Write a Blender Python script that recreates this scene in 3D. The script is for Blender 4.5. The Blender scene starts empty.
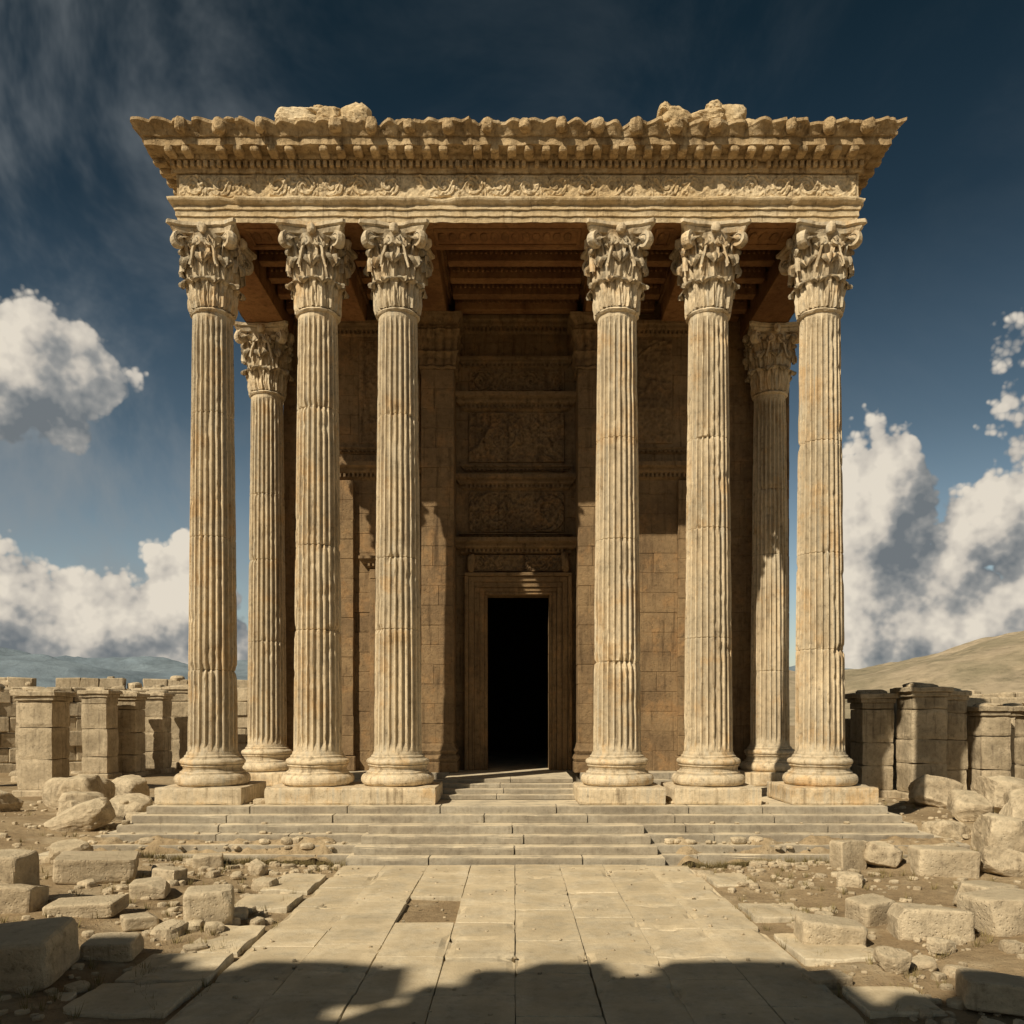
import bpy, bmesh, math, random
import numpy as np
from mathutils import Vector
rng=np.random.default_rng(7); random.seed(7)
R=math.radians
scene=bpy.context.scene
scene.view_settings.view_transform='Standard'
scene.view_settings.look='None'
scene.view_settings.exposure=0

# ------------------------------------------------------------ noise
T=rng.random((32,32,32))
def vn(P):
    P=np.asarray(P,float); i=np.floor(P).astype(int); f=P-i; s=f*f*(3-2*f)
    a=i%32; b=(a+1)%32
    x0,y0,z0=a[...,0],a[...,1],a[...,2]; x1,y1,z1=b[...,0],b[...,1],b[...,2]
    sx,sy,sz=s[...,0],s[...,1],s[...,2]
    c00=T[x0,y0,z0]*(1-sx)+T[x1,y0,z0]*sx; c10=T[x0,y1,z0]*(1-sx)+T[x1,y1,z0]*sx
    c01=T[x0,y0,z1]*(1-sx)+T[x1,y0,z1]*sx; c11=T[x0,y1,z1]*(1-sx)+T[x1,y1,z1]*sx
    return (c00*(1-sy)+c10*sy)*(1-sz)+(c01*(1-sy)+c11*sy)*sz
def fbm(P,o=4):
    P=np.asarray(P,float); r=0;a=.5;t=0
    for k in range(o):
        r=r+a*vn(P*(2**k)+k*7.3); t+=a; a*=.5
    return r/t
def erode(V,amp,scale,seed=0.,o=3):
    V=np.asarray(V,float)
    d=np.stack([fbm(V*scale+seed+k*11.7,o)-.5 for k in range(3)],-1)
    return V+d*2*amp
def sstep(a,b,x):
    t=np.clip((x-a)/(b-a),0,1); return t*t*(3-2*t)

# ------------------------------------------------------------ mesh helpers
def mk(name,V,F,mat,parent=None,smooth=False):
    me=bpy.data.meshes.new(name)
    me.from_pydata([tuple(v) for v in np.asarray(V).tolist()],[],F)
    me.materials.append(mat)
    if smooth: me.polygons.foreach_set('use_smooth',[True]*len(me.polygons))
    me.update()
    ob=bpy.data.objects.new(name,me); scene.collection.objects.link(ob)
    if parent: ob.parent=parent
    return ob
def empty(name):
    e=bpy.data.objects.new(name,None); scene.collection.objects.link(e); return e
class B:
    def __init__(s): s.V=[];s.F=[];s.n=0
    def add(s,V,F):
        V=np.asarray(V,float).reshape(-1,3); n=s.n
        s.V.append(V); s.F.extend([tuple(i+n for i in f) for f in F]); s.n+=len(V)
    def verts(s): return np.concatenate(s.V)
    def obj(s,name,mat,parent=None,smooth=False): return mk(name,s.verts(),s.F,mat,parent,smooth)
def gridF(nu,nv,wrap=False):
    F=[]
    for i in range(nu-1 if not wrap else nu):
        i2=(i+1)%nu
        for j in range(nv-1):
            F.append((i*nv+j,i2*nv+j,i2*nv+j+1,i*nv+j+1))
    return F
bm=bmesh.new(); bmesh.ops.create_cube(bm,size=2)
bmesh.ops.bevel(bm,geom=list(bm.edges),offset=.5,segments=1,affect='EDGES',profile=.5)
bm.verts.index_update()
CB=np.array([v.co[:] for v in bm.verts]); CBF=[tuple(v.index for v in f.verts) for f in bm.faces]; bm.free()
CBS=np.sign(CB); CBI=(np.abs(CB)<.9).astype(float)
def cbox(b,x0,x1,y0,y1,z0,z1,bev=.012,jit=0.,rot=0.,org=(0,0,0)):
    c=np.array([(x0+x1)/2,(y0+y1)/2,(z0+z1)/2]); h=np.array([x1-x0,y1-y0,z1-z0])/2
    bv=min(bev,h.min()*.45)
    V=CBS*(h-CBI*bv)
    if jit: 
        V=V+rng.normal(0,jit,3)*np.array([.3,1,.3])
        V=V+rng.normal(0,jit*.35,V.shape)
    V=V+c
    if rot or any(org):
        ca,sa=math.cos(rot),math.sin(rot)
        V=np.stack([V[:,0]*ca-V[:,1]*sa+org[0],V[:,0]*sa+V[:,1]*ca+org[1],V[:,2]+org[2]],-1)
    b.add(V,CBF)
def subcube(n):
    bm=bmesh.new(); bmesh.ops.create_cube(bm,size=2)
    bmesh.ops.subdivide_edges(bm,edges=list(bm.edges),cuts=n,use_grid_fill=True)
    bm.verts.index_update()
    V=np.array([v.co[:] for v in bm.verts]);F=[tuple(v.index for v in f.verts) for f in bm.faces]; bm.free(); return V,F
SC={n:subcube(n) for n in (3,7,15)}
def rock(size,k=7,amp=.08,n=7,seed=0,cuts=3,rot=None,tilt=.08):
    V,F=SC[n]; V=V.copy(); r=np.random.default_rng(int(seed)+100)
    L=(np.abs(V)**k).sum(1)**(1./k); V=V/L[:,None]
    for _ in range(cuts):
        nrm=r.normal(size=3); nrm/=np.linalg.norm(nrm); sup=(V@nrm).max(); d=sup*r.uniform(.72,.93)
        e=np.clip(V@nrm-d,0,None); V=V-e[:,None]*nrm
    V=V+ (np.stack([fbm(V*1.3+seed*3.1+j*9,3)-.5 for j in range(3)],-1))*2*amp
    V=V+ (np.stack([fbm(V*5+seed*3.1+j*9,3)-.5 for j in range(3)],-1))*2*amp*.35
    V=V*np.array(size)/2
    a=r.uniform(-.5,.5) if rot is None else rot; tx,ty=r.uniform(-tilt,tilt,2)
    ca,sa=math.cos(a),math.sin(a)
    V=V@np.array([[1,0,0],[0,math.cos(tx),-math.sin(tx)],[0,math.sin(tx),math.cos(tx)]]).T
    V=V@np.array([[math.cos(ty),0,math.sin(ty)],[0,1,0],[-math.sin(ty),0,math.cos(ty)]]).T
    V=V@np.array([[ca,-sa,0],[sa,ca,0],[0,0,1]]).T
    return V,F
def densify(prof,ds):
    out=[prof[0]]
    for a,b in zip(prof[:-1],prof[1:]):
        L=math.hypot(b[0]-a[0],b[1]-a[1]); n=max(1,int(math.ceil(L/ds)))
        for i in range(1,n+1): out.append((a[0]+(b[0]-a[0])*i/n,a[1]+(b[1]-a[1])*i/n))
    return np.array(out)
def sweep(b,prof,xl,xr,yf,yb,step=.04,ds=.05,mod=None,amp=.012,scale=4,sidestep=.15):
    P=densify(prof,ds); off=P[:,0]; z=P[:,1]; m=len(P)
    nl=max(2,int((yb-yf)/sidestep)); nf=max(2,int((xr-xl)/step)); rows=[]
    def st(o,zz,side,t):
        if side==0: return np.stack([xl-o, yb+(yf-o-yb)*t, zz],-1)
        if side==1: return np.stack([(xl-o)+(xr-xl+2*o)*t, yf-o, zz],-1)
        return np.stack([xr+o, (yf-o)+(yb-yf+o)*t, zz],-1)
    for side,n in ((0,nl),(1,nf),(2,nl)):
        for i in range(n+1):
            if side and i==0: continue
            t=i/n; s={0:-(1-t)*(yb-yf),1:t*(xr-xl),2:(xr-xl)+t*(yb-yf)}[side]
            o,zz=(off,z) if mod is None else mod(off.copy(),z.copy(),s)
            rows.append(st(o,zz,side,t))
    V=np.concatenate(rows); V=erode(V,amp,scale,3.)
    b.add(V,gridF(len(rows),m))
def lathe(b,prof,cx,cy,seg=72,ds=.06,amp=0,seed=0):
    P=densify(prof,ds); a=np.arange(seg)/seg*2*math.pi
    V=np.stack([cx+np.outer(np.cos(a),P[:,0]),cy+np.outer(np.sin(a),P[:,0]),np.tile(P[:,1],(seg,1))],-1).reshape(-1,3)
    if amp: V=erode(V,amp,3,seed)
    b.add(V,gridF(seg,len(P),True))

# ------------------------------------------------------------ materials
def stone(name,c1,c2,stain,var=.16,streak=.5,bump=.5,dust_light=None,dust_light_amt=.6,patch=.7,pit=1.,rough=.9,hue=None,dist=.05,bs_=4.5,mids=6.5,st0=.50,grey=None):
    m=bpy.data.materials.new(name); m.use_nodes=True; nt=m.node_tree; N=nt.nodes; L=nt.links
    bs=N['Principled BSDF']; bs.inputs['Roughness'].default_value=rough
    try: bs.inputs['Specular IOR Level'].default_value=.15
    except: pass
    g=N.new('ShaderNodeNewGeometry'); pos=g.outputs['Position']
    def noise(scale,detail=4,rough=.6,vec=None,out='Fac'):
        n=N.new('ShaderNodeTexNoise'); n.inputs['Scale'].default_value=scale; n.inputs['Detail'].default_value=detail
        n.inputs['Roughness'].default_value=rough
        L.new(vec or pos,n.inputs['Vector']); return n.outputs[out]
    def mr(s,a,b,c=0,d=1,sm=True):
        n=N.new('ShaderNodeMapRange'); n.interpolation_type='SMOOTHSTEP' if sm else 'LINEAR'
        n.inputs['From Min'].default_value=a;n.inputs['From Max'].default_value=b;n.inputs['To Min'].default_value=c;n.inputs['To Max'].default_value=d
        L.new(s,n.inputs['Value']); return n.outputs['Result']
    def mix(f,a,b,t='MIX'):
        n=N.new('ShaderNodeMix'); n.data_type='RGBA'; n.blend_type=t
        for s,i in ((f,0),(a,6),(b,7)):
            if hasattr(s,'links'): L.new(s,n.inputs[i])
            else: n.inputs[i].default_value=s if i==0 else (*s,1)
        return n.outputs[2]
    def math_(op,a,b):
        n=N.new('ShaderNodeMath'); n.operation=op
        for i,s in enumerate((a,b)):
            if hasattr(s,'links'): L.new(s,n.inputs[i])
            else: n.inputs[i].default_value=s
        return n.outputs[0]
    big=noise(patch,4,.65)
    col=mix(mr(big,.36,.62),c1,c2)
    if hue: col=mix(mr(noise(patch*2.3,4,.7),.5,.68,0,.75),col,hue)
    vm=N.new('ShaderNodeVectorMath'); vm.operation='MULTIPLY'; vm.inputs[1].default_value=(5,5,.35) if mids>1 else (.03,.03,.03); L.new(pos,vm.inputs[0])
    strk=noise(1.2,5,.7,vm.outputs[0])
    if grey: col=mix(mr(strk,.50,.32,0,.7),col,grey)
    col=mix(mr(strk,st0,.74,0,streak),col,stain)
    mid=noise(mids,6,.78)
    col=mix(mr(mid,.54,.74,0,.6*streak+.15),col,stain)
    rn=mr(g.outputs['Random Per Island'],0,1,1-var,1+var,False)
    f=math_('MULTIPLY',mr(mid,.25,.7,1.24,.76,False),rn)
    cc=N.new('ShaderNodeCombineColor'); [L.new(f,cc.inputs[i]) for i in range(3)]
    col=mix(1.,col,cc.outputs[0],'MULTIPLY')
    if dust_light:
        sp=N.new('ShaderNodeSeparateXYZ'); L.new(g.outputs['Normal'],sp.inputs[0])
        up=mr(sp.outputs[2],.6,.95); dn=mr(noise(1.7,5,.7),.36,.58,.3*dust_light_amt,dust_light_amt)
        col=mix(math_('MULTIPLY',up,dn),col,dust_light)
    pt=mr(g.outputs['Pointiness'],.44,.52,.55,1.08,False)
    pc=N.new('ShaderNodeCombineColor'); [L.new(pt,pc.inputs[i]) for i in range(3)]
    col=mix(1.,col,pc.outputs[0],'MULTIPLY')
    L.new(col,bs.inputs['Base Color'])
    h=noise(bs_,7,.78)
    if pit:
        vo=N.new('ShaderNodeTexVoronoi'); vo.inputs['Scale'].default_value=16; L.new(pos,vo.inputs['Vector'])
        h=math_('ADD',h,mr(vo.outputs['Distance'],0,.35,-pit*.25,0))
    bp=N.new('ShaderNodeBump'); bp.inputs['Strength'].default_value=bump; bp.inputs['Distance'].default_value=dist
    L.new(h,bp.inputs['Height']); L.new(bp.outputs[0],bs.inputs['Normal'])
    return m
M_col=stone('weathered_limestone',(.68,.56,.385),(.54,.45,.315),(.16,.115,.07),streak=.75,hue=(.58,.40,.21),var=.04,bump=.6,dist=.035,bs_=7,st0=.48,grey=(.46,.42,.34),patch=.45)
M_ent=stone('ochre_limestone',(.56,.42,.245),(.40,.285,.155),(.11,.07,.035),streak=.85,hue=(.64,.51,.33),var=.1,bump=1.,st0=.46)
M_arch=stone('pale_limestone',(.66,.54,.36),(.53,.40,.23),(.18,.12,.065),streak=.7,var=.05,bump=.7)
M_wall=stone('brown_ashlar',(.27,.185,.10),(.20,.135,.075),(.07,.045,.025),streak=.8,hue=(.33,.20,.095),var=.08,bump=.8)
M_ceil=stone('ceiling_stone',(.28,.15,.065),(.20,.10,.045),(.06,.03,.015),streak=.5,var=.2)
M_step=stone('step_limestone',(.36,.32,.25),(.29,.25,.19),(.14,.11,.08),streak=.4,dust_light=(.62,.53,.38),dust_light_amt=.95,var=.07,bump=.4)  # tread dust, strengthened to paint lit treads against shaded risers
M_pave=stone('paving_limestone',(.60,.52,.38),(.47,.41,.30),(.24,.19,.13),streak=.4,dust_light=(.54,.43,.27),dust_light_amt=.6,var=.11,patch=.6,bump=.35)
M_rock=stone('fallen_limestone',(.54,.45,.315),(.42,.34,.23),(.15,.11,.07),streak=.6,dust_light=(.57,.48,.33),dust_light_amt=.6,var=.15,bump=1.)
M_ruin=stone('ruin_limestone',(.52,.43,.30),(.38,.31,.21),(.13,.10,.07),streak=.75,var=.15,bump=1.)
M_grd=stone('sandy_earth',(.42,.32,.195),(.31,.225,.13),(.17,.12,.07),streak=.35,var=0,patch=.25,bump=1.,pit=-1.2,hue=(.48,.39,.26))
M_hill=stone('dry_hillside',(.42,.34,.24),(.30,.255,.17),(.13,.125,.075),streak=.6,var=0,patch=.02,bump=.5,pit=0,hue=(.46,.37,.25),mids=.16,bs_=.08,dist=3.)
M_mount=stone('hazy_mountain',(.20,.25,.29),(.165,.21,.25),(.12,.16,.20),streak=.4,var=0,patch=.004,bump=.4,pit=0,mids=.02,bs_=.01,dist=20.)  # blue aerial haze painted into the base colours
def plain(name,c):
    m=bpy.data.materials.new(name); m.use_nodes=True; N=m.node_tree.nodes
    n=N.new('ShaderNodeTexNoise'); n.inputs['Scale'].default_value=4
    r=N.new('ShaderNodeValToRGB'); r.color_ramp.elements[0].color=(*[x*.7 for x in c],1); r.color_ramp.elements[1].color=(*[x*1.2 for x in c],1)
    m.node_tree.links.new(n.outputs['Fac'],r.inputs[0]); m.node_tree.links.new(r.outputs[0],N['Principled BSDF'].inputs['Base Color'])
    N['Principled BSDF'].inputs['Roughness'].default_value=1
    return m
M_dark=plain('painted_cella_shade',(.03,.025,.02))  # near-black colour paints the shade inside the cella

# ------------------------------------------------------------ column
H=1.08
def shaft(b,cx,cy,z0,z1,r0,r1,seed):
    ph=np.array([0,.10,.2,.34,.5,.66,.8,.90]); nf=24
    ang=((np.arange(nf)[:,None]+ph[None])/nf*2*math.pi).ravel()
    fd=np.where((ph<.11)|(ph>.89),0,np.sqrt(np.clip(1-((ph-.5)/.42)**2,0,1))); fd=np.tile(fd,nf)
    rr=np.random.default_rng(seed); joints=[z0+(z1-z0)*f for f in (rr.uniform(.17,.3),rr.uniform(.42,.56),rr.uniform(.7,.82))]
    zs=list(np.linspace(z0,z1,90))
    for j in joints: zs+= [j-.03,j-.012,j,j+.012,j+.03]
    zs=np.array(sorted(zs)); t=(zs-z0)/(z1-z0)
    Rz=r0+(r1-r0)*t**1.25
    jd=np.zeros_like(zs)
    for j in joints: jd+=np.clip(1-np.abs(zs-j)/.02,0,1)*.02
    A,Z=np.meshgrid(ang,zs,indexing='ij'); FD=fd[:,None]
    X=np.cos(A);Y=np.sin(A)
    P=np.stack([X*.6+cx,Y*.6+cy,Z],-1)
    n1=fbm(P*1.1+seed*5.3,4); n2=fbm(P*4.+seed*2.1,4)
    fade=np.clip((t-.004)/.02,0,1)*np.clip((.99-t)/.02,0,1)
    wear=sstep(.57,.74,n1)
    depth=.075*FD*fade[None]*(1-.35*wear)
    jn=np.zeros_like(Z)
    for j in joints: jn+=np.exp(-((Z-j)/.09)**2)*sstep(.53,.70,fbm(P*3+j,3))*.06
    rad=Rz[None]-depth-jd[None]-jn-wear*.012-sstep(.64,.78,n2)*.03*(1-FD*.7)-.008*(n2-.5)
    V=np.stack([cx+X*rad,cy+Y*rad,Z],-1).reshape(-1,3)
    b.add(V,gridF(len(ang),len(zs),True))
def ribbon(b,path,wdir,w,th):
    P=np.array(path); wd=np.array(wdir); t=np.gradient(P,axis=0); t/=np.linalg.norm(t,axis=1)[:,None]+1e-9
    nr=np.cross(t,wd)
    prof=[(-w/2,-th/2),(-w/2,th/2),(0,th*.9),(w/2,th/2),(w/2,-th/2)]
    V=np.stack([P+wd*a+nr*c for a,c in prof],1).reshape(-1,3)
    b.add(V,gridF(len(P),5))
def capital(b,cx,cy,z0,Hc,seed,r0=.5,hw=.875):
    bb=B()
    lathe(bb,[(r0-.05,-.02),(r0+.03,0),(r0+.065,.04),(r0+.03,.08),(r0+.0,.1),(r0,.2),(r0+.02,Hc*.5),(r0+.09,Hc*.72),(r0+.18,Hc*.86),(r0+.2,Hc*.885)],0,0,48)
    def leaf(ang,zb,Lh,W,out,rb):
        pts=np.array([(0.03,0),(.05,.25),(.055,.5),(.08,.72),(.15,.9),(.24,.985),(.32,.97),(.36,.88),(.35,.80)])
        tt=np.linspace(0,1,len(pts)); v=np.linspace(0,1,22)
        ro=np.interp(v,tt,pts[:,0])*out/.33+ .0; zz=np.interp(v,tt,pts[:,1])*Lh
        u=np.linspace(-1,1,11)
        U,Vv=np.meshgrid(u,v,indexing='ij')
        w=W*(.85+.3*np.sin(math.pi*Vv*.9))*np.clip(1-(Vv)**7,0.12,1)*(1+.2*np.abs(np.sin(Vv*13)))
        rad=rb+ro[None]-.05*np.abs(U)**1.5+.03*np.cos(U*math.pi*3)+.03*np.exp(-(U/.15)**2)+.02*np.abs(np.sin(Vv*13))
        zz2=zz[None]-.05*np.abs(U)*Vv*Lh+.02*np.abs(np.sin(Vv*13))*np.abs(U)
        tx=U*w/2
        ca,sa=math.cos(ang),math.sin(ang)
        V=np.stack([rad*ca-tx*sa,rad*sa+tx*ca,zb+zz2],-1).reshape(-1,3)
        bb.add(V,gridF(11,22))
    rr=np.random.default_rng(seed)
    for i in range(8): leaf((i+.5)*math.pi/4,.1,Hc*.34*rr.uniform(.93,1.04),.42,.24*rr.uniform(.8,1.1),r0+.0)
    for i in range(8): leaf(i*math.pi/4,.12,Hc*.60*rr.uniform(.95,1.03),.42,.27*rr.uniform(.8,1.1),r0+.01)
    for i in range(4): leaf((i+.5)*math.pi/2,Hc*.38,Hc*.46,.42,.38,r0+.05)
    for i in range(8): leaf((i+.5)*math.pi/4+.0,Hc*.42,Hc*.36,.34,.2,r0+.05)
    for i in range(8): leaf((i)*math.pi/4+.2,Hc*.5,Hc*.34,.26,.16,r0+.07)
    for i in range(4):
        a=(i+.5)*math.pi/2; d=np.array([math.cos(a),math.sin(a),0]); wd=np.array([-math.sin(a),math.cos(a),0])
        c=np.array([hw*1.2-.16, Hc*.80]); path=[]
        for s in np.linspace(0,1,8): 
            path.append(((r0+.08)*(1-s)+(c[0]-.10)*s*1.0, Hc*.5*(1-s)+(c[1]+.13)*s-.06*math.sin(s*math.pi)))
        for s in np.linspace(0,1,30):
            th=math.radians(130)-s*math.radians(620); q=.17*(1-s)+.02; path.append((c[0]+q*math.cos(th),c[1]+q*math.sin(th)))
        ribbon(bb,[d*p[0]+np.array([0,0,p[1]]) for p in path],wd,.21,.075)
        Vr,Fr=rock((.28,.2,.26),k=2.5,amp=.2,n=3,seed=i+seed+9); bb.add(Vr+d*c[0]+np.array([0,0,c[1]]),Fr)
        a=i*math.pi/2; d=np.array([math.cos(a),math.sin(a),0]); wd=np.array([-math.sin(a),math.cos(a),0])
        for sg in (-1,1):
            path=[]
            for s in np.linspace(0,1,8): path.append((sg*(.34*(1-s)+.17*s),Hc*.5*(1-s)+Hc*.83*s))
            for s in np.linspace(0,1,22):
                th=math.radians(90)+(s*math.radians(520))*(1 if sg>0 else -1); q=.1*(1-s)+.015
                path.append((sg*.17+q*math.cos(th),Hc*.78+q*math.sin(th)))
            ribbon(bb,[d*(r0+.17)+wd*p[0]+np.array([0,0,p[1]]) for p in path],d,.12,.05)
        Vr,Fr=rock((.24,.2,.28),k=2.5,amp=.2,n=3,seed=i+seed)
        bb.add(Vr+d*(hw-.13)+np.array([0,0,Hc*.92]),Fr)
    ring=[]
    for i in range(4):
        a=i*math.pi/2; d=np.array([math.cos(a),math.sin(a)]); w=np.array([-math.sin(a),math.cos(a)])
        for s in np.linspace(-1,1,15):
            ring.append(d*(1-.17*(1-s*s))+w*s*.93)
    ring=np.array(ring); lay=[(.60,.885),(.86,.885),(.90,.915),(.92,.93),(.90,.94),(1.,.96),(1.,1.0),(.5,1.0)]
    V=np.concatenate([np.concatenate([ring*hw*l[0],np.full((len(ring),1),Hc*l[1])],1)[None] for l in lay],0).transpose(1,0,2).reshape(-1,3)
    bb.add(V,gridF(len(ring),len(lay),True))
    V=bb.verts(); V=erode(V,.04,3.5,seed*1.7,4); V=V+np.array([cx,cy,z0])
    b.add(V,bb.F)
def column(name,cx,cy,zb,ztop,seed,parent,s=1.,mat=None):
    b=B()
    V,F=SC[7]; L=(np.abs(V)**40).sum(1)**(1/40); Vp=V/L[:,None]*np.array([1.085*s,1.085*s,.21]); Vp=erode(Vp+np.array([cx,cy,zb+.21]),.03,2.5,seed); b.add(Vp,F)
    z=zb+.42
    pr=[(.80,.0)]
    for a in np.linspace(-80,85,9): pr.append((.81+.125*math.cos(R(a)),.15+.145*math.sin(R(a))))
    pr+=[(.80,.31),(.80,.34),(.745,.37),(.72,.42),(.735,.47),(.77,.5),(.77,.525)]
    for a in np.linspace(-80,85,7): pr.append((.735+.075*math.cos(R(a)),.605+.075*math.sin(R(a))))
    pr+=[(.72,.70),(.69,.71),(.69,.75),(.65,.78),(.625,.86)]
    lathe(b,[(p[0]*s,z+p[1]) for p in pr],cx,cy,72,.05,.022,seed)
    Hc=2.12
    shaft(b,cx,cy,z+.84,ztop-Hc+.02,.615*s,.50*s,seed)
    capital(b,cx,cy,ztop-Hc,Hc,seed,.5*s,.88)
    return b.obj(name,mat or M_col,parent)

temple=empty('ancient_temple')
ZT=15.64
fx=[-7.82,-5.10,-3.03,2.64,5.0,7.89]
for i,x in enumerate(fx): column('front_column_%d'%(i+1),x,22.0,H,ZT,11+i*3,temple)
for k,(sx,x) in enumerate(((-1,-8.02),(1,8.24))):
    for j in range(4):
        column('flank_column_%d_%d'%(k+1,j+1),x,27.5+5.5*j,H,ZT,41+j*3+k*17,temple)

# ------------------------------------------------------------ entablature
YF,YB,XL,XR=21.35,45.5,-8.48,8.60
ent=B()
prof_arch=[(0,15.662),(0,15.80),(.035,15.81),(.035,15.95),(.07,15.96),(.07,16.05),(.12,16.08),(.17,16.13),(.19,16.17),(.19,16.21),(.02,16.23)]
sweep(ent,prof_arch,XL,XR,YF,YB,amp=.028,scale=3,mod=lambda o,z,s:(o-.9*max(0,float(fbm(np.array([[s*1.3,3.3,7.]]),4)[0])-.60)*(o>.08),z))
ent.obj('architrave',M_arch,temple)
ent=B()
prof=[(.02,16.22),(.02,16.86),(.07,16.87),(.10,16.93),(.11,16.94),(.11,17.11),(.2,17.12),(.24,17.17),(.26,17.2),(.55,17.22),(.60,17.22),(.60,17.40),(.64,17.42),(.66,17.46),(.70,17.52),(.78,17.60),(.84,17.64),(.84,17.71),(.7,17.73),(.3,17.74),(-1.5,17.76)]
def cmod(o,z,s):
    c=fbm(np.array([[s*.9,5.5,2.2]]),4)[0]; c2=fbm(np.array([[s*3.3,1.5,8.2]]),3)[0]
    k=abs(math.sin(math.pi*s/.46+c2*1.2)); m=np.clip((o-.55)/.25,0,1)
    chip=max(0,c-.52)*.8+max(0,c2-.58)*.6
    o=o+m*(.09*(k-.6)*(.5+c)-chip)
    z=z-np.where(z>17.45,1,0)*np.clip((o-.2)/.4,0,1)*(chip*.3)-m*.03*(1-k)
    return o,z
sweep(ent,prof,XL,XR,YF,YB,step=.03,amp=.035,scale=3.2,mod=cmod)
x=XL-.1
while x<XR+.1:
    if rng.random()>.05: cbox(ent,x,x+.1,YF-.22,YF-.10,16.95,17.10,.01,.004)
    x+=.165
y=YF+.1
while y<YB-1:
    for xs in (XL-.21,XR+.11): cbox(ent,xs,xs+.1,y,y+.1,16.95,17.10,.01,.004)
    y+=.165
def modil(x0,y0,dx,dy):
    V,F=SC[3]; L=(np.abs(V)**6).sum(1)**(1/6); V=V/L[:,None]
    V=V*np.array([.11 if dy else .19,.19 if dy else .11,.075]); V=erode(V,.02,5,x0); ent.add(V+np.array([x0+dx*.2,y0+dy*.2,17.165]),F)
x=XL
while x<XR: 
    if rng.random()>.06: modil(x,YF-.2,0,-1)
    x+=.42
y=YF
while y<YB-1:
    modil(XL-.2,y,-1,0); modil(XR+.2,y,1,0); y+=.42
x=XL-.5; i=0
while x<XR+.7:
    V,F=rock((.32*rng.uniform(.7,1.1),.3,.34*rng.uniform(.7,1.1)),k=3,amp=.22,n=7,seed=i,cuts=2)
    if rng.random()>.1: ent.add(V+np.array([x+rng.uniform(-.05,.05),YF-.78,17.55+rng.uniform(-.03,.03)]),F)
    x+=.92; i+=1
for i in range(26):
    x=rng.uniform(XL-.6,XR+.6); s=rng.uniform(.08,.22)
    V,F=rock((s*1.5,s,s*.5),k=3,amp=.22,n=3,seed=i+50); ent.add(V+np.array([x,YF-.62+rng.uniform(-.1,.25),17.72]),F)
ent.obj('cornice_and_frieze',M_ent,temple)
def relief(b,x0,x1,z0,z1,y,amp=.05,res=.014,seed=0):
    nx=int((x1-x0)/res); nz=int((z1-z0)/res)
    X,Z=np.meshgrid(np.linspace(x0,x1,nx),np.linspace(z0,z1,nz),indexing='ij'); h=z1-z0; P=h*1.25
    c=np.floor((X-x0)/P); lx=(X-x0)-(c+.5)*P; lz=(Z-(z0+z1)/2)*np.where(c%2==0,1,-1)
    r=np.hypot(lx,lz)/h; th=np.arctan2(lz,lx)
    sp=np.cos(th*1-r*15); pet=np.cos(th*7+np.sin(r*9)*1.5)*np.clip(r*2-.3,0,1)
    wv=np.exp(-((lz/h-.33*np.cos(lx/P*math.pi*2))/.09)**2)
    hh=.5*sstep(-.1,.5,sp)*(r<.5)+.35*sstep(0,.6,pet)*(r<.62)+.5*wv
    n=fbm(np.stack([X*2.2,Z*2.2,X*0+seed],-1),4); n2=fbm(np.stack([X*9,Z*9,X*0+seed],-1),3)
    hh=hh*sstep(.66,.45,n)+ (n2-.5)*.9
    e=np.minimum(np.minimum(Z-z0,z1-Z),np.minimum(X-x0,x1-X)); hh=hh*sstep(0,.03,e)-.5*(e<.002)
    V=np.stack([X,y-hh*amp,Z],-1).reshape(-1,3); b.add(V,gridF(nx,nz))
rl=B(); relief(rl,XL+.05,XR-.05,16.27,16.83,YF-.045,.07)
rl.obj('frieze_relief',M_arch,temple)
acr=B()
for (x,z,sx,sz,k) in [(-5.35,17.93,1.1,.46,5),(-4.55,17.98,.9,.6,3.2),(-3.95,18.07,.75,.75,2.8),(-4.9,18.17,.7,.3,3),(4.0,18.03,.9,.65,3),(4.75,17.95,1.0,.45,4),(5.35,18.05,.8,.65,3),(4.95,18.22,.5,.35,2.6),(3.75,18.15,.45,.4,3)]:
    V,F=rock((sx,.9,sz),k=k,amp=.2,n=15,seed=int(x*10)+99,rot=rng.uniform(-.2,.2)); acr.add(V+np.array([x,YF-.15,z]),F)
for i in range(60):
    c=rng.choice([-4.6,4.6]); s=rng.uniform(.1,.35); V,F=rock((s*1.4,s,s*.7),k=3,amp=.2,n=3,seed=i); acr.add(V+np.array([c+rng.normal(0,.8),YF-.2+rng.uniform(-.3,.3),17.78]),F)
acr.obj('broken_crown_blocks',M_arch,temple)

# ------------------------------------------------------------ roof and ceiling
c=B()
cbox(c,-8.2,8.3,21.9,45.2,16.62,17.7,.01)
cbox(c,XL+.02,XR-.02,21.37,22.62,15.665,16.6,.01)
for i in range(len(fx)-1):
    a,b_=fx[i]+.95,fx[i+1]-.95
    if b_-a<.3: continue
    cbox(c,a,b_,21.6,21.68,15.62,15.67,.01); cbox(c,a,b_,22.32,22.40,15.62,15.67,.01); cbox(c,a,a+.08,21.683,22.317,15.62,15.67,.01); cbox(c,b_-.08,b_,21.683,22.317,15.62,15.67,.01)
    xx=a+.2
    while xx<b_-.2:
        V,F=rock((.2,.42,.08),k=2.5,amp=.2,n=3,seed=int(xx*7)+80,rot=0); c.add(V+np.array([xx,22.0,15.655]),F); xx+=.27
for a,b_ in ((XL+.02,XL+1.2),(XR-1.2,XR-.02)): cbox(c,a,b_,22.63,45.1,15.668,16.6,.01)
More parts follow.
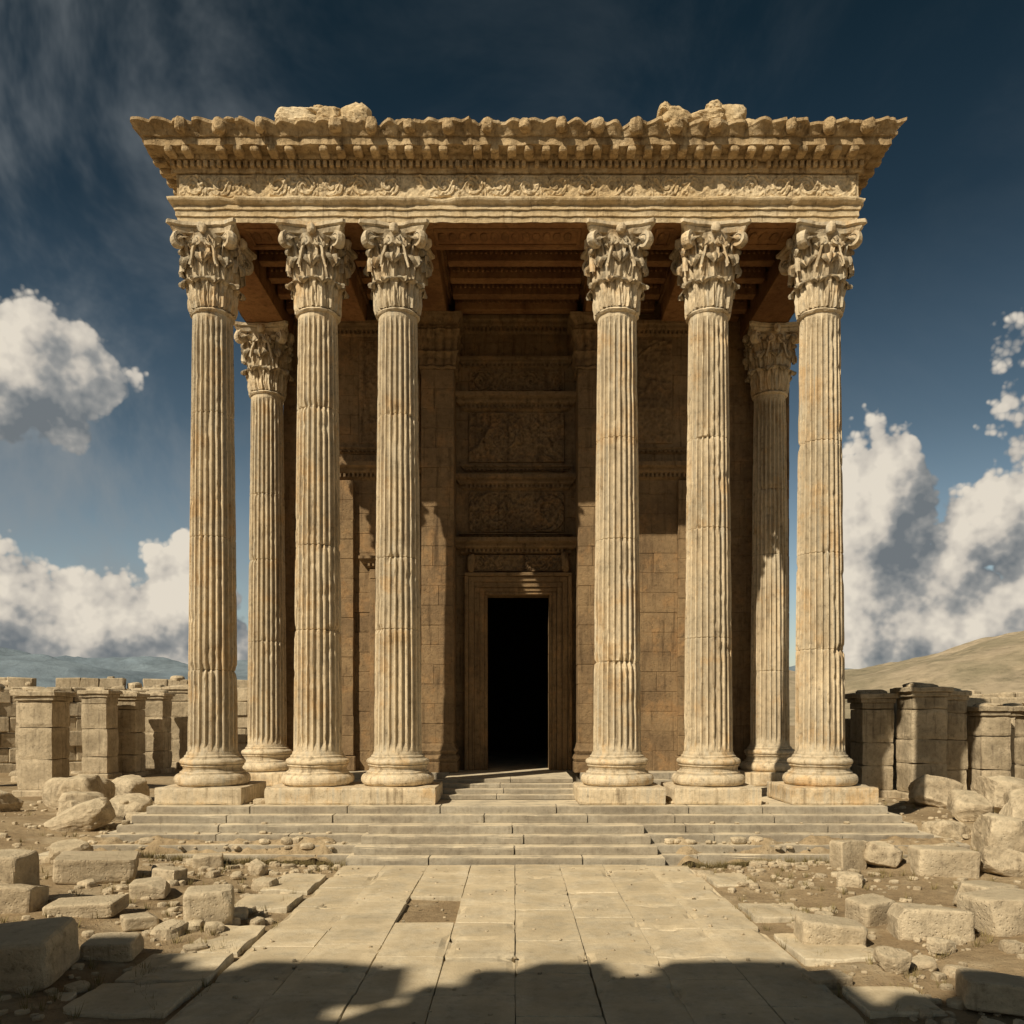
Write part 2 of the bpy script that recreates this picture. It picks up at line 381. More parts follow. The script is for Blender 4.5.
def beam_y(x0,x1,y0,y1,z0=15.67):
    cbox(c,x0,x1,y0,y1,z0,16.3,.02,0); cbox(c,x0-.07,x1+.07,y0+.003,y1-.003,16.3,16.42,.02,0); cbox(c,x0-.14,x1+.14,y0+.006,y1-.006,16.42,16.619,.02,0)
for (a,b_) in ((-5.5,-4.7),(-3.05,-2.1),(2.15,3.1),(4.6,5.4)): beam_y(a,b_,22.62,27.0)
bays=[(-7.2,-5.66),(-4.5,-3.24),(-1.9,1.95),(3.3,4.4),(5.6,7.3)]
for a,b_ in bays:
    y=22.9
    while y<26.9:
        cbox(c,a+.003,b_-.003,y,y+.30,16.02,16.36,.02,.003); cbox(c,a+.006,b_-.006,y-.09,y+.39,16.36,16.615,.02,.003)
        xx=a+.08
        while xx<b_-.12: cbox(c,xx,xx+.07,y-.07,y-.002,16.22,16.34,.01,.003); xx+=.14
        n=max(1,int(round((b_-a)/.6)))
        for i in range(1,n): 
            xx=a+(b_-a)*i/n; cbox(c,xx-.1,xx+.1,y+.31,y+.64,16.25,16.612,.02,.003)
        y+=.95
y=27.6
while y<45:
    for a,b_ in ((-7.2,-5.9),(6.0,7.3)): cbox(c,a,b_,y,y+.3,16.2,16.61,.02)
    y+=.95
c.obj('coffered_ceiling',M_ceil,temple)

# ------------------------------------------------------------ cella walls
def wall(b,org,rot,length,z0,z1,th,bh=.62,bl=1.3,hole=None,top=None,jit=.006,bev=.014):
    nr=max(1,int(round((z1-z0)/bh))); bh=(z1-z0)/nr
    for r in range(nr):
        za,zb=z0+r*bh,z0+(r+1)*bh
        segs=[(0,length)]
        if hole and zb<=hole[2]+.01 and za>=hole[3]-.01: segs=[(0,hole[0]),(hole[1],length)]
        for s0,s1 in segs:
            L=s1-s0; n=max(1,int(round(L/bl))); off=.5*(r%2)
            cuts=[s0]+[s0+L*(i+off*.9+rng.uniform(-.1,.1))/n for i in range(0 if off else 1,n) if 0<(i+off*.9)/n<.97]+[s1]
            for a,c_ in zip(cuts[:-1],cuts[1:]):
                if top and za>top((a+c_)/2): continue
                cbox(b,a,c_,0,th,za,zb,bev,jit,rot,org)
w=B()
ZP=1.52; ZD=7.17
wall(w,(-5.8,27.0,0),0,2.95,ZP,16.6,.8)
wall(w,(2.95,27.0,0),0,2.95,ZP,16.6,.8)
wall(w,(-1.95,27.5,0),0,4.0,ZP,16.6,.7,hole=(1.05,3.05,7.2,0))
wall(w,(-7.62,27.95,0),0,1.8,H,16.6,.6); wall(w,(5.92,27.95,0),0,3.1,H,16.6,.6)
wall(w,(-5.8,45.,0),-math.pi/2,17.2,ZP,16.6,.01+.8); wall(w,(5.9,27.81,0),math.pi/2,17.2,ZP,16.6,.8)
cbox(w,-5.8,5.9,44.5,45,ZP,16.6)
for a,b_ in ((-2.9,-1.9),(1.95,2.95)):
    wall(w,(a,26.3,0),0,1.0,ZP+.9,14.0,1.15,bl=1.0)
    sweep(w,[(-.02,14.0),(.05,14.0),(.08,14.05),(.03,14.1),(.03,14.3),(.10,14.5),(.04,14.55),(.06,14.9),(.16,15.15),(.1,15.2),(.12,15.35),(.25,15.55),(.27,15.655),(-.4,15.655)],a,b_,26.3,27.4,amp=.05,scale=6,mod=lambda o,z,s:(o+.05*abs(math.sin(s*14))*(z>14.12)*(z<15.3),z))
    sweep(w,[(.12,ZP),(.12,ZP+.3),(.1,ZP+.32),(.14,ZP+.42),(.1,ZP+.5),(.05,ZP+.55),(.09,ZP+.66),(.05,ZP+.74),(0,ZP+.9),(-.3,ZP+.91)],a,b_,26.3,27.4,amp=.01)
def band(x0,x1,yf,z,h=.35,d=.25):
    sweep(w,[(-.05,z),(.02,z),(d*.3,z+h*.12),(d*.3,z+h*.3),(d*.6,z+h*.42),(d*.7,z+h*.6),(d,z+h*.75),(d,z+h),(-.05,z+h+.02)],x0,x1,yf,yf+.3,amp=.012)
    xx=x0
    while xx<x1-.07: cbox(w,xx,xx+.07,yf-d*.3-.08,yf-d*.3+.01,z+h*.12,z+h*.40,.008,.003); xx+=.14
for z,h,d in ((8.45,.5,.5),(9.02,.12,.2),(10.55,.45,.35),(11.15,.2,.15),(13.1,.5,.45),(14.5,.3,.25),(15.6,.5,.3)): band(-1.6,1.65,27.5,z,h,d)
for a,b_ in ((-5.75,-2.95),(3.0,5.85)):
    for z,h,d in ((10.75,.5,.35),(11.6,.18,.12),(15.3,.4,.3)): band(a+.05,b_-.05,27.0,z,h,d)
for a,b_ in ((-5.95,-5.1),(5.15,6.05)):
    wall(w,(a,26.8,0),0,b_-a,ZP+.5,10.7,.4,bl=1.0); cbox(w,a-.08,b_+.08,26.7,27.2,ZP,ZP+.48,.03)
for x0,x1 in ((-4.4,-3.6),):
    cbox(w,x0-.2,x0,26.88,27.1,ZP,7.6,.02); cbox(w,x1,x1+.2,26.88,27.1,ZP,7.6,.02); cbox(w,x0-.2,x1+.2,26.87,27.1,7.602,7.9,.02); band(x0-.25,x1+.25,26.98,7.95,.35,.28)
dc=.10
for i,(a,b_,p) in enumerate(((1.0,1.10,.10),(1.10,1.24,.15),(1.24,1.42,.21),(1.42,1.6,.27),(1.60,1.72,.36))):
    t0=ZD+(a-1.0)*.95; t1=ZD+(b_-1.0)*.95
    cbox(w,dc-b_,dc-a,27.5-p,27.6,ZP,t0,.02,.002); cbox(w,dc+a,dc+b_,27.5-p,27.6,ZP,t0,.02,.002)
    cbox(w,dc-b_-.002,dc+b_+.002,27.5-p-.003,27.6,t0,t1,.02,.002)
for sg in (-1,1): 
    V,F=rock((.24,.35,.6),k=4,amp=.15,n=7,seed=sg+5,rot=0); w.add(V+np.array([dc+sg*1.5,27.2,8.18]),F)
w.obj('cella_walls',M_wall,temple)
rl=B(); relief(rl,-1.5,1.6,9.18,10.5,27.44,.14,.02,3); relief(rl,-1.5,1.6,11.45,13.05,27.44,.12,.02,5); relief(rl,dc-1.6,dc+1.6,7.90,8.44,27.3,.09,.02,4)
relief(rl,-1.5,1.6,13.75,14.4,27.44,.1,.02,9)
relief(rl,-4.95,-3.0,11.9,15.2,26.96,.08,.03,12); relief(rl,3.05,5.0,11.9,15.2,26.96,.08,.03,15)
rl.obj('wall_reliefs',M_wall,temple)
d=B(); cbox(d,-5,5,43.5,43.6,ZP,12); d.obj('cella_shade_panel',M_dark,temple)  # dark sheet added for the unlit depth behind the doorway

# ------------------------------------------------------------ crepidoma
s=B()
def course(x0,x1,yf,yb,z0,z1,bl=2.4,dp=.75,sides=True):
    n=max(1,int((x1-x0)/bl)); cuts=[x0]+[x0+(x1-x0)*(i+rng.uniform(-.25,.25))/n for i in range(1,n)]+[x1]
    for a,c_ in zip(cuts[:-1],cuts[1:]):
        V,F=SC[7]; Lk=(np.abs(V)**60).sum(1)**(1/60); Vv=V/Lk[:,None]
        jy=rng.normal(0,.004); jz=rng.normal(0,.002)
        Vv=Vv*np.array([(c_-a)/2-.001,dp/2,(z1-z0)/2])+np.array([(a+c_)/2,yf+dp/2+jy,(z0+z1)/2+jz])
        chip=sstep(.60,.78,fbm(Vv*np.array([1.6,1,1])+[0,0,3.],4))*.05
        front=(Vv[:,1]<yf+.03+jy)&(Vv[:,2]>z1-.04)
        Vv[:,1]+=front*chip; Vv[:,2]-=front*chip*.6
        s.add(erode(Vv,.005,3,0.),F)
    if sides:
        ny=int((yb-yf-dp)/bl)
        for i in range(ny):
            a=yf+dp+(yb-yf-dp)*i/ny; c_=yf+dp+(yb-yf-dp)*(i+1)/ny-.006
            cbox(s,x0,x0+.7,a,c_,z0,z1,.02,.005); cbox(s,x1-.7,x1,a,c_,z0,z1,.02,.005)
        cbox(s,x0+.69,x1-.69,yf+dp-.01,yb,z0+.001,z1-.012,.01)
xs=[(8.95,9.05),(9.15,9.25),(9.35,9.45),(9.55,9.65)]
for i,(a,b_) in enumerate(xs): course(-a,b_,20.6-.35*i,46+.35*i,H-.18*(i+1),H-.18*i)
course(-10.2,10.3,19.15,48,.18,.36,3.); course(-10.7,10.7,18.9,48.5,-.1,.18,3.0)
for i in range(4):
    z1=.72-.18*i; w0=3.42+.09*i
    course(-w0,w0-.42,[19.66,19.26,18.86,18.46][i],20.3,z1-.18+.002*(i<3),z1+.004,2.3,.9,False)
for i in range(4): course(-2.0,1.62,22.3+.45*i,27,H+.11*i,H+.11*(i+1),1.8,.8,False)
cbox(s,-2.0,1.62,24.2,27.9,H+.02,ZP-.012,.01)
course(-6.1,-2.02,25.9,27,H+.003,ZP-.2,1.3,1.,False);course(-6.0,-2.02,26.1,27,ZP-.2,ZP+.002,1.3,1.,False)
course(2.0,6.2,25.9,27,H+.003,ZP-.2,1.3,1.,False);course(2.0,6.1,26.1,27,ZP-.2,ZP+.002,1.3,1.,False)
cbox(s,-6,6.1,27.1,45,H,ZP-.004,.01)
s.obj('stepped_platform',M_step,temple)

# ------------------------------------------------------------ ground
def gh(x,y):
    P=np.stack([x,y,x*0],-1); ax=np.abs(x)
    r=fbm(P*.18+3,4); f=fbm(P*1.1+9,4); ff=fbm(P*5+1,3)
    side=sstep(4.0,9.,ax)*sstep(60,25,ax+0*y)
    front=sstep(3.4,4.8,ax)
    h=-.03+(f-.5)*.08+(ff-.5)*.025
    h=h+front*(.03+(f-.45)*.14)+side*(r*.5-.05)
    h=h+sstep(9,16,ax)*sstep(30,18,y)*sstep(9,14,y)*.45*sstep(.3,.6,r)
    inside=sstep(11.2,10.6,ax)*sstep(18.4,19.0,y)*sstep(49,48,y)
    h=h*(1-inside)-.1*inside
    far=np.hypot(x,y)
    h=h+sstep(60,400,far)*(fbm(P*.01,3)-.6)*6
    return h
t=np.linspace(-1,1,560); tx=16*t+4500*np.abs(t)**7*np.sign(t)
ty=np.linspace(-1,1,560); gy=14+15*ty+4500*np.abs(ty)**7*np.sign(ty)
X,Y=np.meshgrid(tx,gy,indexing='ij'); Z=gh(X,Y)
mk('ground',np.stack([X,Y,Z],-1).reshape(-1,3),gridF(560,560),M_grd,None,True)
dr=B()
for (x0,x1) in ((-10.4,-3.75),(3.3,10.4)):
    X,Y=np.meshgrid(np.linspace(x0,x1,150),np.linspace(18.7,19.6,34),indexing='ij')
    P=np.stack([X,Y,X*0],-1); u=(Y-18.7)/.9
    Zd=.02+.42*sstep(.1,.8,u)+ (fbm(P*1.6,4)-.55)*.42+(fbm(P*7,3)-.5)*.05-.35*sstep(.85,1,np.abs((X-(x0+x1)/2)/((x1-x0)/2)))
    dr.add(np.stack([X,Y,Zd],-1).reshape(-1,3),gridF(150,34))
dr.obj('drifted_soil',M_grd,None,True)

pv=B(); edges=[-3.72,-2.82,-1.88,-.95,.0,.96,1.9,2.85,3.75]
for c_,(a,b_) in enumerate(zip(edges[:-1],edges[1:])):
    y=-4+rng.uniform(0,.8)
    while y<18.3:
        L=rng.choice([.95,1.25,1.55,1.9]); y1=min(y+L,18.43)
        if y1-y<.2: break
        edge=(c_==0 or c_==7); p=.88 if edge else .99
        if rng.random()<p:
            V,F=SC[7]; Lk=(np.abs(V)**70).sum(1)**(1/70); Vv=V/Lk[:,None]
            g=.004; tl=rng.normal(0,.003,2)
            Vv=Vv*np.array([(b_-a)/2-g,(y1-y)/2-g,.08])
            Vv[:,2]+=Vv[:,0]*tl[0]+Vv[:,1]*tl[1]
            Vv=Vv+np.array([(a+b_)/2+rng.normal(0,.004),(y+y1)/2,-.03+rng.normal(0,.004)+(-.015 if edge else 0)])
            e=(np.abs(V)>.99).sum(1)>=2
            n=sstep(.54,.76,fbm(Vv*np.array([2.2,2.2,1]),4))*.05
            Vv[:,2]-=e*n*.7; Vv[:,0]+=e*n*np.sign((a+b_)/2-Vv[:,0])*.7; Vv[:,1]+=e*n*np.sign((y+y1)/2-Vv[:,1])*.7
            pv.add(erode(Vv,.006,2,0.),F)
        y=y1
for (x0,x1,y0,y1) in [(-5.0,-3.8,9.2,10.3),(-4.9,-3.8,10.4,11.5),(-4.6,-3.8,11.6,13.0),(-4.8,-3.8,14.2,15.3),(-4.7,-3.8,15.6,17.2),(3.85,4.7,9.2,10.1),(3.85,4.8,13.6,14.6),(3.85,4.6,16.2,17.4),(3.85,4.9,11.3,12.6),(-6.2,-5.1,9.0,9.9)]:
    V,F=SC[7]; Lk=(np.abs(V)**40).sum(1)**(1/40); Vv=V/Lk[:,None]*np.array([(x1-x0)/2,(y1-y0)/2,.1]); Vv[:,2]+=Vv[:,0]*rng.normal(0,.02)
    pv.add(erode(Vv+np.array([(x0+x1)/2,(y0+y1)/2,-.03]),.05,2,x0),F)
pv.obj('stone_pavement',M_pave)

# ------------------------------------------------------------ fallen blocks, boulders
def G(x,y): return float(gh(np.array([x]),np.array([y]))[0])
def place(name,x,y,w,dp,h,k,seed,rot=None,n=15,amp=.07,cuts=3,tilt=.08):
    V,F=rock((w,dp,h),k=k,amp=amp,n=n,seed=seed,rot=rot,cuts=cuts,tilt=tilt)
    V=V+np.array([x,y,G(x,y)+h*.38])
    mk(name,V,F,M_rock,None,False)
blocks=[(-6.35,10.3,1.7,1.1,.62,.12),(-5.35,11.3,.66,.55,.27,.1),(-4.75,13.2,.72,.6,.62,.25),(-8.0,16.3,1.4,1.1,.5,.35),(-6.7,13.3,1.05,.8,.24,.1),(-6.4,14.9,.6,.5,.32,.2),(-6.5,16.0,.5,.45,.3,-.3),(-5.7,12.9,.5,.4,.2,.6),
 (4.55,12.3,.9,.6,.42,-.1),(6.1,12.5,1.05,.7,.5,-.2),(7.35,12.7,1.1,.9,.55,.2),(8.5,16.9,1.15,.8,.6,-.1),(5.55,9.6,.95,.75,.34,-.3),(5.6,13.4,.62,.5,.45,.4),(7.05,18.0,.6,.5,.7,.3),(3.85,10.5,.5,.4,.14,.2),(-6.5,18.0,.6,.5,.3,.3),(7.9,14.3,.9,.7,.4,.5),(-7.9,13.4,.8,.7,.5,.1),(-8.1,13.6,.7,.6,1.0,-.1)]
for i,(x,y,w_,dp,h,r_) in enumerate(blocks): place('fallen_stone_block',x,y,w_,dp,h,11,i+1,r_,cuts=2,amp=.045)
bould=[(-12.2,23.9,1.7,1.3,.8),(-15.0,29.3,2.0,1.6,1.2),(-14.0,31,1.2,1.1,1.0),(-16.6,27,1.5,1.3,.8),(-13.6,26.8,1.3,1.2,.8),(-10.9,24.5,.9,.8,.5),(-11.6,25.6,1.2,1.0,.8),(-14.2,27.8,1.3,1.2,1.3),(-12.9,25.,.9,.8,.7),
 (4.8,10.8,.4,.35,.3),(5.8,11.6,.38,.3,.22),(7.75,18.0,.75,.6,.55),(10.7,18.6,1.3,1.1,1.0),(10.8,21.3,1.0,.9,.7),(14.8,25.5,1.8,1.4,1.2),(12.2,20,1.3,1.1,1.0),(9.6,16.8,.8,.7,.55),(12.6,23.5,1.1,1.0,.8),(5.25,11.0,.35,.3,.18),(-5.2,17.2,.36,.3,.3),(-9.6,18.3,.9,.7,.45),(9.2,18.4,.7,.6,.4),(13.8,28,1.5,1.2,1.0),(8.9,13.5,.8,.7,.6),(11.6,19.2,.9,.8,1.3),(13.2,21.5,1.3,1.1,1.2)]
for i,(x,y,w_,dp,h) in enumerate(bould): place('boulder',x,y,w_,dp,h,4.5,i+31,None,amp=.13,cuts=8,tilt=.3)
rb=B()
for i in range(2900):
    if i<1700:
        sd=rng.choice([-1,1]); x=sd*(4.0+abs(rng.normal(0,3.4))); y=rng.uniform(8.5,24)
    elif i<2200: x=rng.uniform(-12,12); y=18.5-abs(rng.normal(0,.35)); 
    elif i<2350: x=rng.uniform(-4,4); y=rng.uniform(8,18.5)
    else: sd=rng.choice([-1,1]); x=sd*rng.uniform(10.5,17); y=rng.uniform(18,31)
    if abs(x)<10.8 and y>18.4: continue
    if abs(x)<3.8 and 18<y: continue
    sc=min(.03+rng.exponential(.05),.4)
    if abs(x)<3.8: sc=min(sc,.045)
    V,F=rock((sc*rng.uniform(.9,1.7),sc,sc*rng.uniform(.5,.9)),k=5,amp=.15,n=3,seed=i%60,rot=rng.uniform(0,6))
    zz=G(x,y); zz=max(zz,.045) if abs(x)<3.7 else zz
    rb.add(V+np.array([x,y,zz+sc*.15]),F)
for i in range(260):
    x=rng.uniform(-10,10); y,z=[(19.35,.38),(19.7,.54),(20.1,.72),(19.1,.3),(21.2,1.08)][rng.choice(5,p=[.6,.1,.06,.16,.08])]
    if -3.8<x<3.3: continue
    sc=min(.03+rng.exponential(.05),.28); y+=rng.uniform(-.06,.06); 
    V,F=rock((sc*1.3,sc,sc*.6),k=3.5,amp=.15,n=3,seed=i%60,rot=rng.uniform(0,6)); rb.add(V+np.array([x,y,z+sc*.2]),F)
rb.obj('rubble',M_rock)
gr=B()
for i in range(700):
    sd=rng.choice([-1,1]); x=sd*(3.7+abs(rng.normal(0,3.8))); y=rng.uniform(8.6,30)
    if abs(x)<10.9 and y>18.4: y=18.4; 
    z=G(x,y)
    for k in range(18):
        a=rng.uniform(0,6.28); l=rng.uniform(.06,.2); d_=np.array([math.cos(a),math.sin(a),0]); p=np.array([x,y,z-.01])+d_*rng.uniform(0,.08); wv=np.array([-d_[1],d_[0],0])*.006
        tip=p+d_*l*rng.uniform(.2,.7)+np.array([0,0,l]); gr.add([p-wv,p+wv,tip],[(0,1,2)])
gr.obj('dry_grass',plain('dry_grass_blades',(.24,.19,.08)))

# ------------------------------------------------------------ surrounding ruins
def pillar(x,y,w_,h,seed,rot=0):
    b=B(); g=G(x,y)-.1; cbox(b,-w_*.6,w_*.6,-w_*.6,w_*.6,g,g+.35,.04,.01,rot,(x,y,0)); z=g+.35
    def blk(hw,za,zb,amp=.05):
        V,F=SC[7]; L=(np.abs(V)**22).sum(1)**(1/22); V=V/L[:,None]*np.array([hw,hw,(zb-za)/2])+np.array([x+rng.normal(0,.012),y,(za+zb)/2]); b.add(erode(V,amp,1.8,seed+za,4),F)
    while z<h-.36:
        hh=rng.uniform(.8,1.4); z1=min(z+hh,h-.35); blk(w_/2,z,z1); z=z1
    blk(w_*.56,z,z+.16,.03); blk(w_*.63,z+.16,h,.05)
    V,F=rock((w_*.9,w_*.8,.3),k=3.5,amp=.2,n=7,seed=seed); b.add(V+np.array([x,y,h]),F)
    mk('ruined_pillar',b.verts(),b.F,M_ruin)
for i,(x,y,w_,h) in enumerate([(-18.4,33.2,1.35,4.2),(-20.5,42,1.25,4.5),(-20.,44,1.25,4.4),(-19.6,46.5,1.2,4.5),(-19.2,49,1.3,4.9),(-24.5,36,1.5,4.4),(-23.3,41.5,1.4,4.5),
   (13.5,32.2,1.2,4.1),(14.9,31.2,1.3,4.3),(16.3,32.2,1.1,4.2),(17.8,32.0,1.1,3.6),(19.4,33,1.2,3.6),(18.3,29.6,1.2,3.6),(22.5,33,1.4,4.0)]): pillar(x,y,w_,h,i)
def ruinwall(x0,y0,x1,y1,h,th,seed,name='ruined_stone_wall',bh=.8,lo=.6):
    b=B(); L=math.hypot(x1-x0,y1-y0); a=math.atan2(y1-y0,x1-x0)
    top=lambda s_: h*(lo+(1-lo)*1.25*float(fbm(np.array([[s_*.35+seed*3.3,seed,1.]]),4)[0])*1.25)
    wall(b,(x0,y0,0),a,L,-.15,h,th,bh,1.5,top=top,jit=.05,bev=.06)
    for k in range(int(L*2.2)):
        t_=rng.uniform(0,L); s_=rng.uniform(.25,.8); V,F=rock((s_*1.3,s_,s_*.7),k=4,amp=.16,n=3,seed=k+seed); zt=min(top(t_)+.2,h) if rng.random()<.4 else 0.05
        b.add(V+np.array([x0+math.cos(a)*t_+(0 if zt>.1 else rng.normal(0,.8)),y0+math.sin(a)*t_+(.4 if zt>.1 else -rng.uniform(.3,1.6)),zt]),F)
    V=erode(b.verts(),.12,1.3,seed,4); mk(name,V,b.F,M_ruin)
ruinwall(-34,41,-21.5,50,4.8,.9,2,lo=.75); ruinwall(-24,53,-15,52,5.,.9,3,lo=.75); ruinwall(-40,60,-18,66,6.,.9,6,lo=.7)
ruinwall(13.4,34.2,26,35.5,4.0,.9,4); ruinwall(22,44,44,40,4.4,.9,8)

b=B()  # unseen wall added behind the camera, top notched to shape the foreground shadow
def gtop(s_):
    return 15.2+2.4*float(fbm(np.array([[s_*.6+2.,4.4,1.]]),4)[0])- (2.2 if 8.7<s_<9.9 else 0)-(1.6 if s_>14.4 else 0)-(.8 if 11.4<s_<12.4 else 0)
wall(b,(-22,-4.2,0),0,26,-.1,18,1.2,.4,.9,hole=(19.2,24.8,9.,-1),top=gtop,jit=.02,bev=.04)
mk('offscreen_shadow_wall',erode(b.verts(),.16,1.5,4),b.F,M_ruin)

# ------------------------------------------------------------ hills
def ridge(name,a0,a1,d0,d1,hf,mat,na=260,nd=60):
    A,D=np.meshgrid(np.radians(np.linspace(a0,a1,na)),np.linspace(d0,d1,nd),indexing='ij')
    X=np.sin(A)*D;Y=np.cos(A)*D; t_=(D-d0)/(d1-d0); edge=sstep(0,.06,(A-A.min())/(A.max()-A.min()))*sstep(1,.9,(A-A.min())/(A.max()-A.min()))
    Z=-3+hf(X,Y,np.degrees(A),t_)*edge*np.sin(np.clip(t_,0,1)*math.pi)**.8
    mk(name,np.stack([X,Y,Z],-1).reshape(-1,3),gridF(na,nd),mat,None,True)
n3=lambda X,Y,s,o=5,k=0: fbm(np.stack([X*s,Y*s,X*0+k],-1),o)
ridge('hill',8,95,260,900,lambda X,Y,A,t_: (27+24*sstep(19,34,A)+12*sstep(36,70,A))*(.6+.75*n3(X,Y,.009,6))+9*n3(X,Y,.04,5),M_hill,420,110)
ridge('hill',-95,-12,300,900,lambda X,Y,A,t_: (12+12*sstep(-25,-45,A))*(.6+.7*n3(X,Y,.01,5,3))+6*n3(X,Y,.04,4),M_hill,380,90)
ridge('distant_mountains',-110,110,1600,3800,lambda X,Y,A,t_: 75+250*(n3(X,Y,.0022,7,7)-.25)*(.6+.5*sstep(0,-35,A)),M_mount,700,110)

# ------------------------------------------------------------ sun, sky
EL=42.; AZ=40.
dirv=Vector((math.sin(R(AZ))*math.cos(R(EL)),math.cos(R(AZ))*math.cos(R(EL)),-math.sin(R(EL))))
sl=bpy.data.lights.new('sun','SUN'); sl.energy=5.; sl.angle=R(.55); sl.color=(1.,.88,.68)
so=bpy.data.objects.new('sun',sl); so.rotation_euler=dirv.to_track_quat('-Z','Y').to_euler(); so.location=(-20,-20,40); scene.collection.objects.link(so)

world=bpy.data.worlds.new('World'); scene.world=world; world.use_nodes=True
try: world.cycles.sampling_method='NONE'
except Exception: pass
nt=world.node_tree; N=nt.nodes; L=nt.links; bg=N['Background']; bg.inputs['Strength'].default_value=.1
sky=N.new('ShaderNodeTexSky'); sky.sky_type='NISHITA'; sky.sun_disc=False; sky.sun_elevation=R(EL); sky.sun_rotation=R(180+AZ)
tc=N.new('ShaderNodeTexCoord'); d0=tc.outputs['Generated']
def M(op,a,b=None,c_=None,clamp=False):
    n=N.new('ShaderNodeMath'); n.operation=op; n.use_clamp=clamp
    for i,s_ in enumerate((a,b,c_)):
        if s_ is None: continue
        if hasattr(s_,'links'): L.new(s_,n.inputs[i])
        else: n.inputs[i].default_value=s_
    return n.outputs[0]
def VM(op,a,b):
    n=N.new('ShaderNodeVectorMath'); n.operation=op
    for i,s_ in enumerate((a,b)):
        if hasattr(s_,'links'): L.new(s_,n.inputs[i])
        else: n.inputs[i].default_value=s_
    return n.outputs['Value'] if op=='LENGTH' else n.outputs[0]
def MR(s_,a,b,c_=0,d_=1,sm='SMOOTHSTEP'):
    n=N.new('ShaderNodeMapRange'); n.interpolation_type=sm
    for k,v in (('From Min',a),('From Max',b),('To Min',c_),('To Max',d_)): n.inputs[k].default_value=v
    L.new(s_,n.inputs['Value']); return n.outputs['Result']
def MX(f,a,b,t_='MIX'):
    n=N.new('ShaderNodeMix'); n.data_type='RGBA'; n.blend_type=t_
    for s_,i in ((f,0),(a,6),(b,7)):
        if hasattr(s_,'links'): L.new(s_,n.inputs[i])
        else: n.inputs[i].default_value=s_ if i==0 else (*s_,1)
    return n.outputs[2]
def azel(v):
    sp=N.new('ShaderNodeSeparateXYZ'); L.new(v,sp.inputs[0])
    cb=N.new('ShaderNodeCombineXYZ'); L.new(M('ARCTAN2',sp.outputs[0],sp.outputs[1]),cb.inputs[0]); L.new(M('ARCSINE',sp.outputs[2]),cb.inputs[1])
    return cb.outputs[0]
blobs=[(-30.,18.8,8.0,4.8),(-26,4.5,9.5,6.5),(-21.,6.5,5.,6.2),(-33,6,8,6),(34,9.,9.5,14.),(23.4,12.0,4.,8.0),(28.,4.5,9.5,8.5),
 (-58,9,12,7),(62,10,13,7),(150,9,22,8),(-120,10,22,9)]
def density(v,det):
    ae=azel(v); cur=None
    for a,e,ra,re in blobs:
        q=VM('MULTIPLY',VM('SUBTRACT',ae,(R(a),R(e),0)),(1/R(ra),1/R(re),0))
        m=M('SUBTRACT',1.,VM('LENGTH',q,(0,0,0)))
        cur=m if cur is None else M('MAXIMUM',cur,m)
    cur=M('MAXIMUM',cur,-1.)
    n=N.new('ShaderNodeTexNoise'); n.inputs['Scale'].default_value=6.5; n.inputs['Detail'].default_value=det; n.inputs['Roughness'].default_value=.55; L.new(v,n.inputs['Vector'])
    vo=N.new('ShaderNodeTexVoronoi'); vo.feature='F1'; vo.inputs['Scale'].default_value=12
    vo.inputs['Detail'].default_value=3.; vo.inputs['Roughness'].default_value=.55; vo.inputs['Lacunarity'].default_value=2.3; L.new(v,vo.inputs['Vector'])
    t_=M('ADD',M('MULTIPLY_ADD',cur,1.45,.10),M('MULTIPLY',M('SUBTRACT',n.outputs['Fac'],.5),1.35))
    return M('ADD',t_,M('MULTIPLY',M('SUBTRACT',.5,vo.outputs['Distance']),.75))
dA=density(d0,5); dB=density(VM('NORMALIZE',VM('ADD',d0,(-.019,0,.022)),(0,0,0)),5)
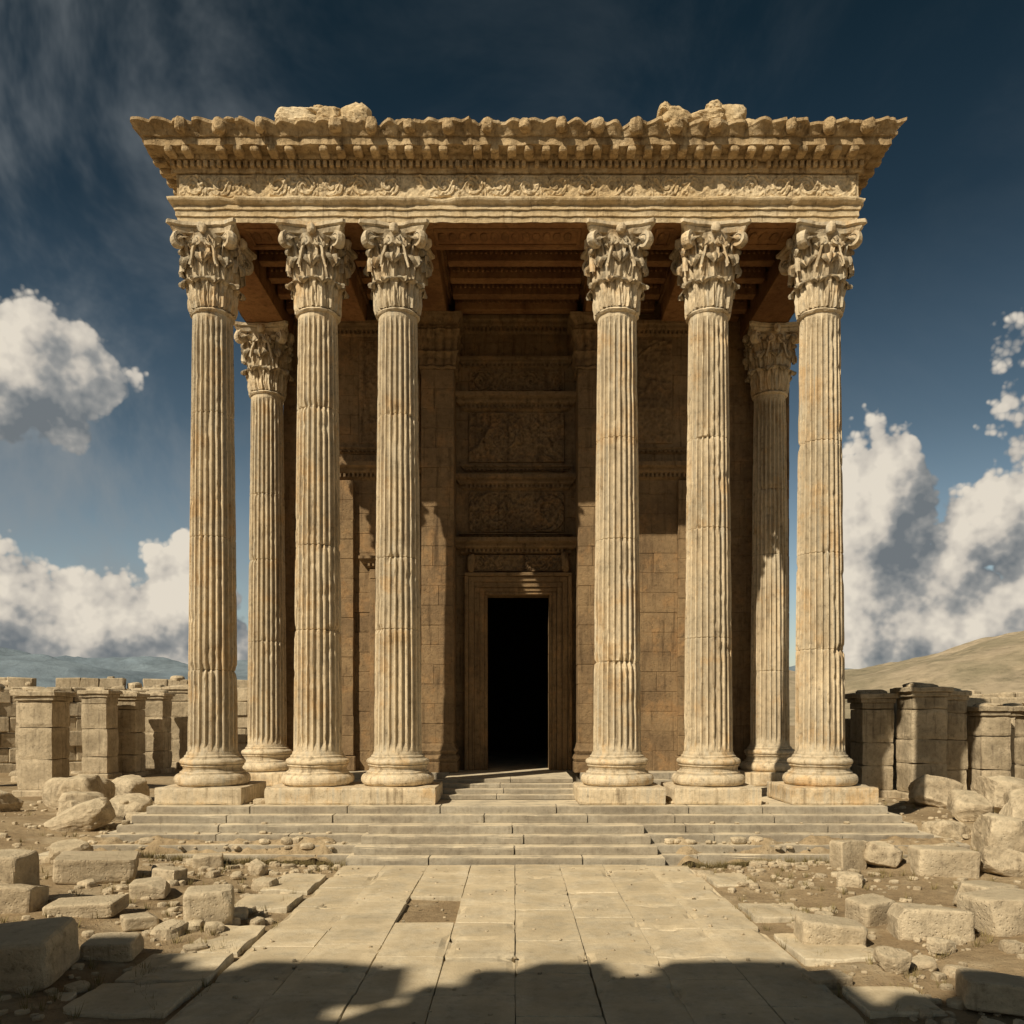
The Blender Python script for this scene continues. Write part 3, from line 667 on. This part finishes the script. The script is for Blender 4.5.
al=MR(dA,.03,.17)
sh=M('ADD',M('MULTIPLY',M('SUBTRACT',dA,dB),1.15),.50)
sp=N.new('ShaderNodeSeparateXYZ'); L.new(d0,sp.inputs[0]); el=sp.outputs[2]
cr=N.new('ShaderNodeValToRGB'); L.new(sh,cr.inputs[0]); e=cr.color_ramp.elements
e[0].position=.1; e[0].color=(1.6,1.8,1.95,1); e[1].position=1.; e[1].color=(7.6,6.9,5.8,1)
x_=cr.color_ramp.elements.new(.42); x_.color=(3.1,3.1,3.0,1)
x_=cr.color_ramp.elements.new(.66); x_.color=(5.6,5.15,4.5,1)
wn=N.new('ShaderNodeTexNoise'); wn.inputs['Scale'].default_value=3.2; wn.inputs['Detail'].default_value=6; wn.inputs['Roughness'].default_value=.62; wn.inputs['Distortion'].default_value=.6; L.new(d0,wn.inputs['Vector'])
leftm=MR(sp.outputs[0],-.1,-.5)
wisp=M('MULTIPLY',MR(wn.outputs['Fac'],.40,.70),M('ADD',.06,M('MULTIPLY',leftm,.75)))
skr=N.new('ShaderNodeValToRGB'); L.new(el,skr.inputs[0]); e=skr.color_ramp.elements
e[0].position=0; e[0].color=(1.2,1.05,.9,1); e[1].position=.62; e[1].color=(.075,.13,.12,1)
for p,c_ in ((.14,(.95,.90,.78)),(.3,(.46,.48,.42)),(.48,(.15,.20,.185))):
    x_=skr.color_ramp.elements.new(p); x_.color=(*c_,1)
skc=MX(1.,sky.outputs[0],skr.outputs[0],'MULTIPLY')
skc=MX(wisp,skc,(2.6,2.8,2.9))
fin=MX(M('MULTIPLY',al,MR(el,.0,.07,.6,1.)),skc,cr.outputs[0])
L.new(fin,bg.inputs['Color'])

# ------------------------------------------------------------ camera
cam=bpy.data.cameras.new('camera'); co=bpy.data.objects.new('camera',cam); scene.collection.objects.link(co); scene.camera=co
co.location=(0,0,3.3); co.rotation_euler=(R(90),0,0); cam.sensor_width=36; cam.lens=850/1024*36
cam.shift_x=-.003; cam.shift_y=.198; cam.clip_start=.1; cam.clip_end=12000
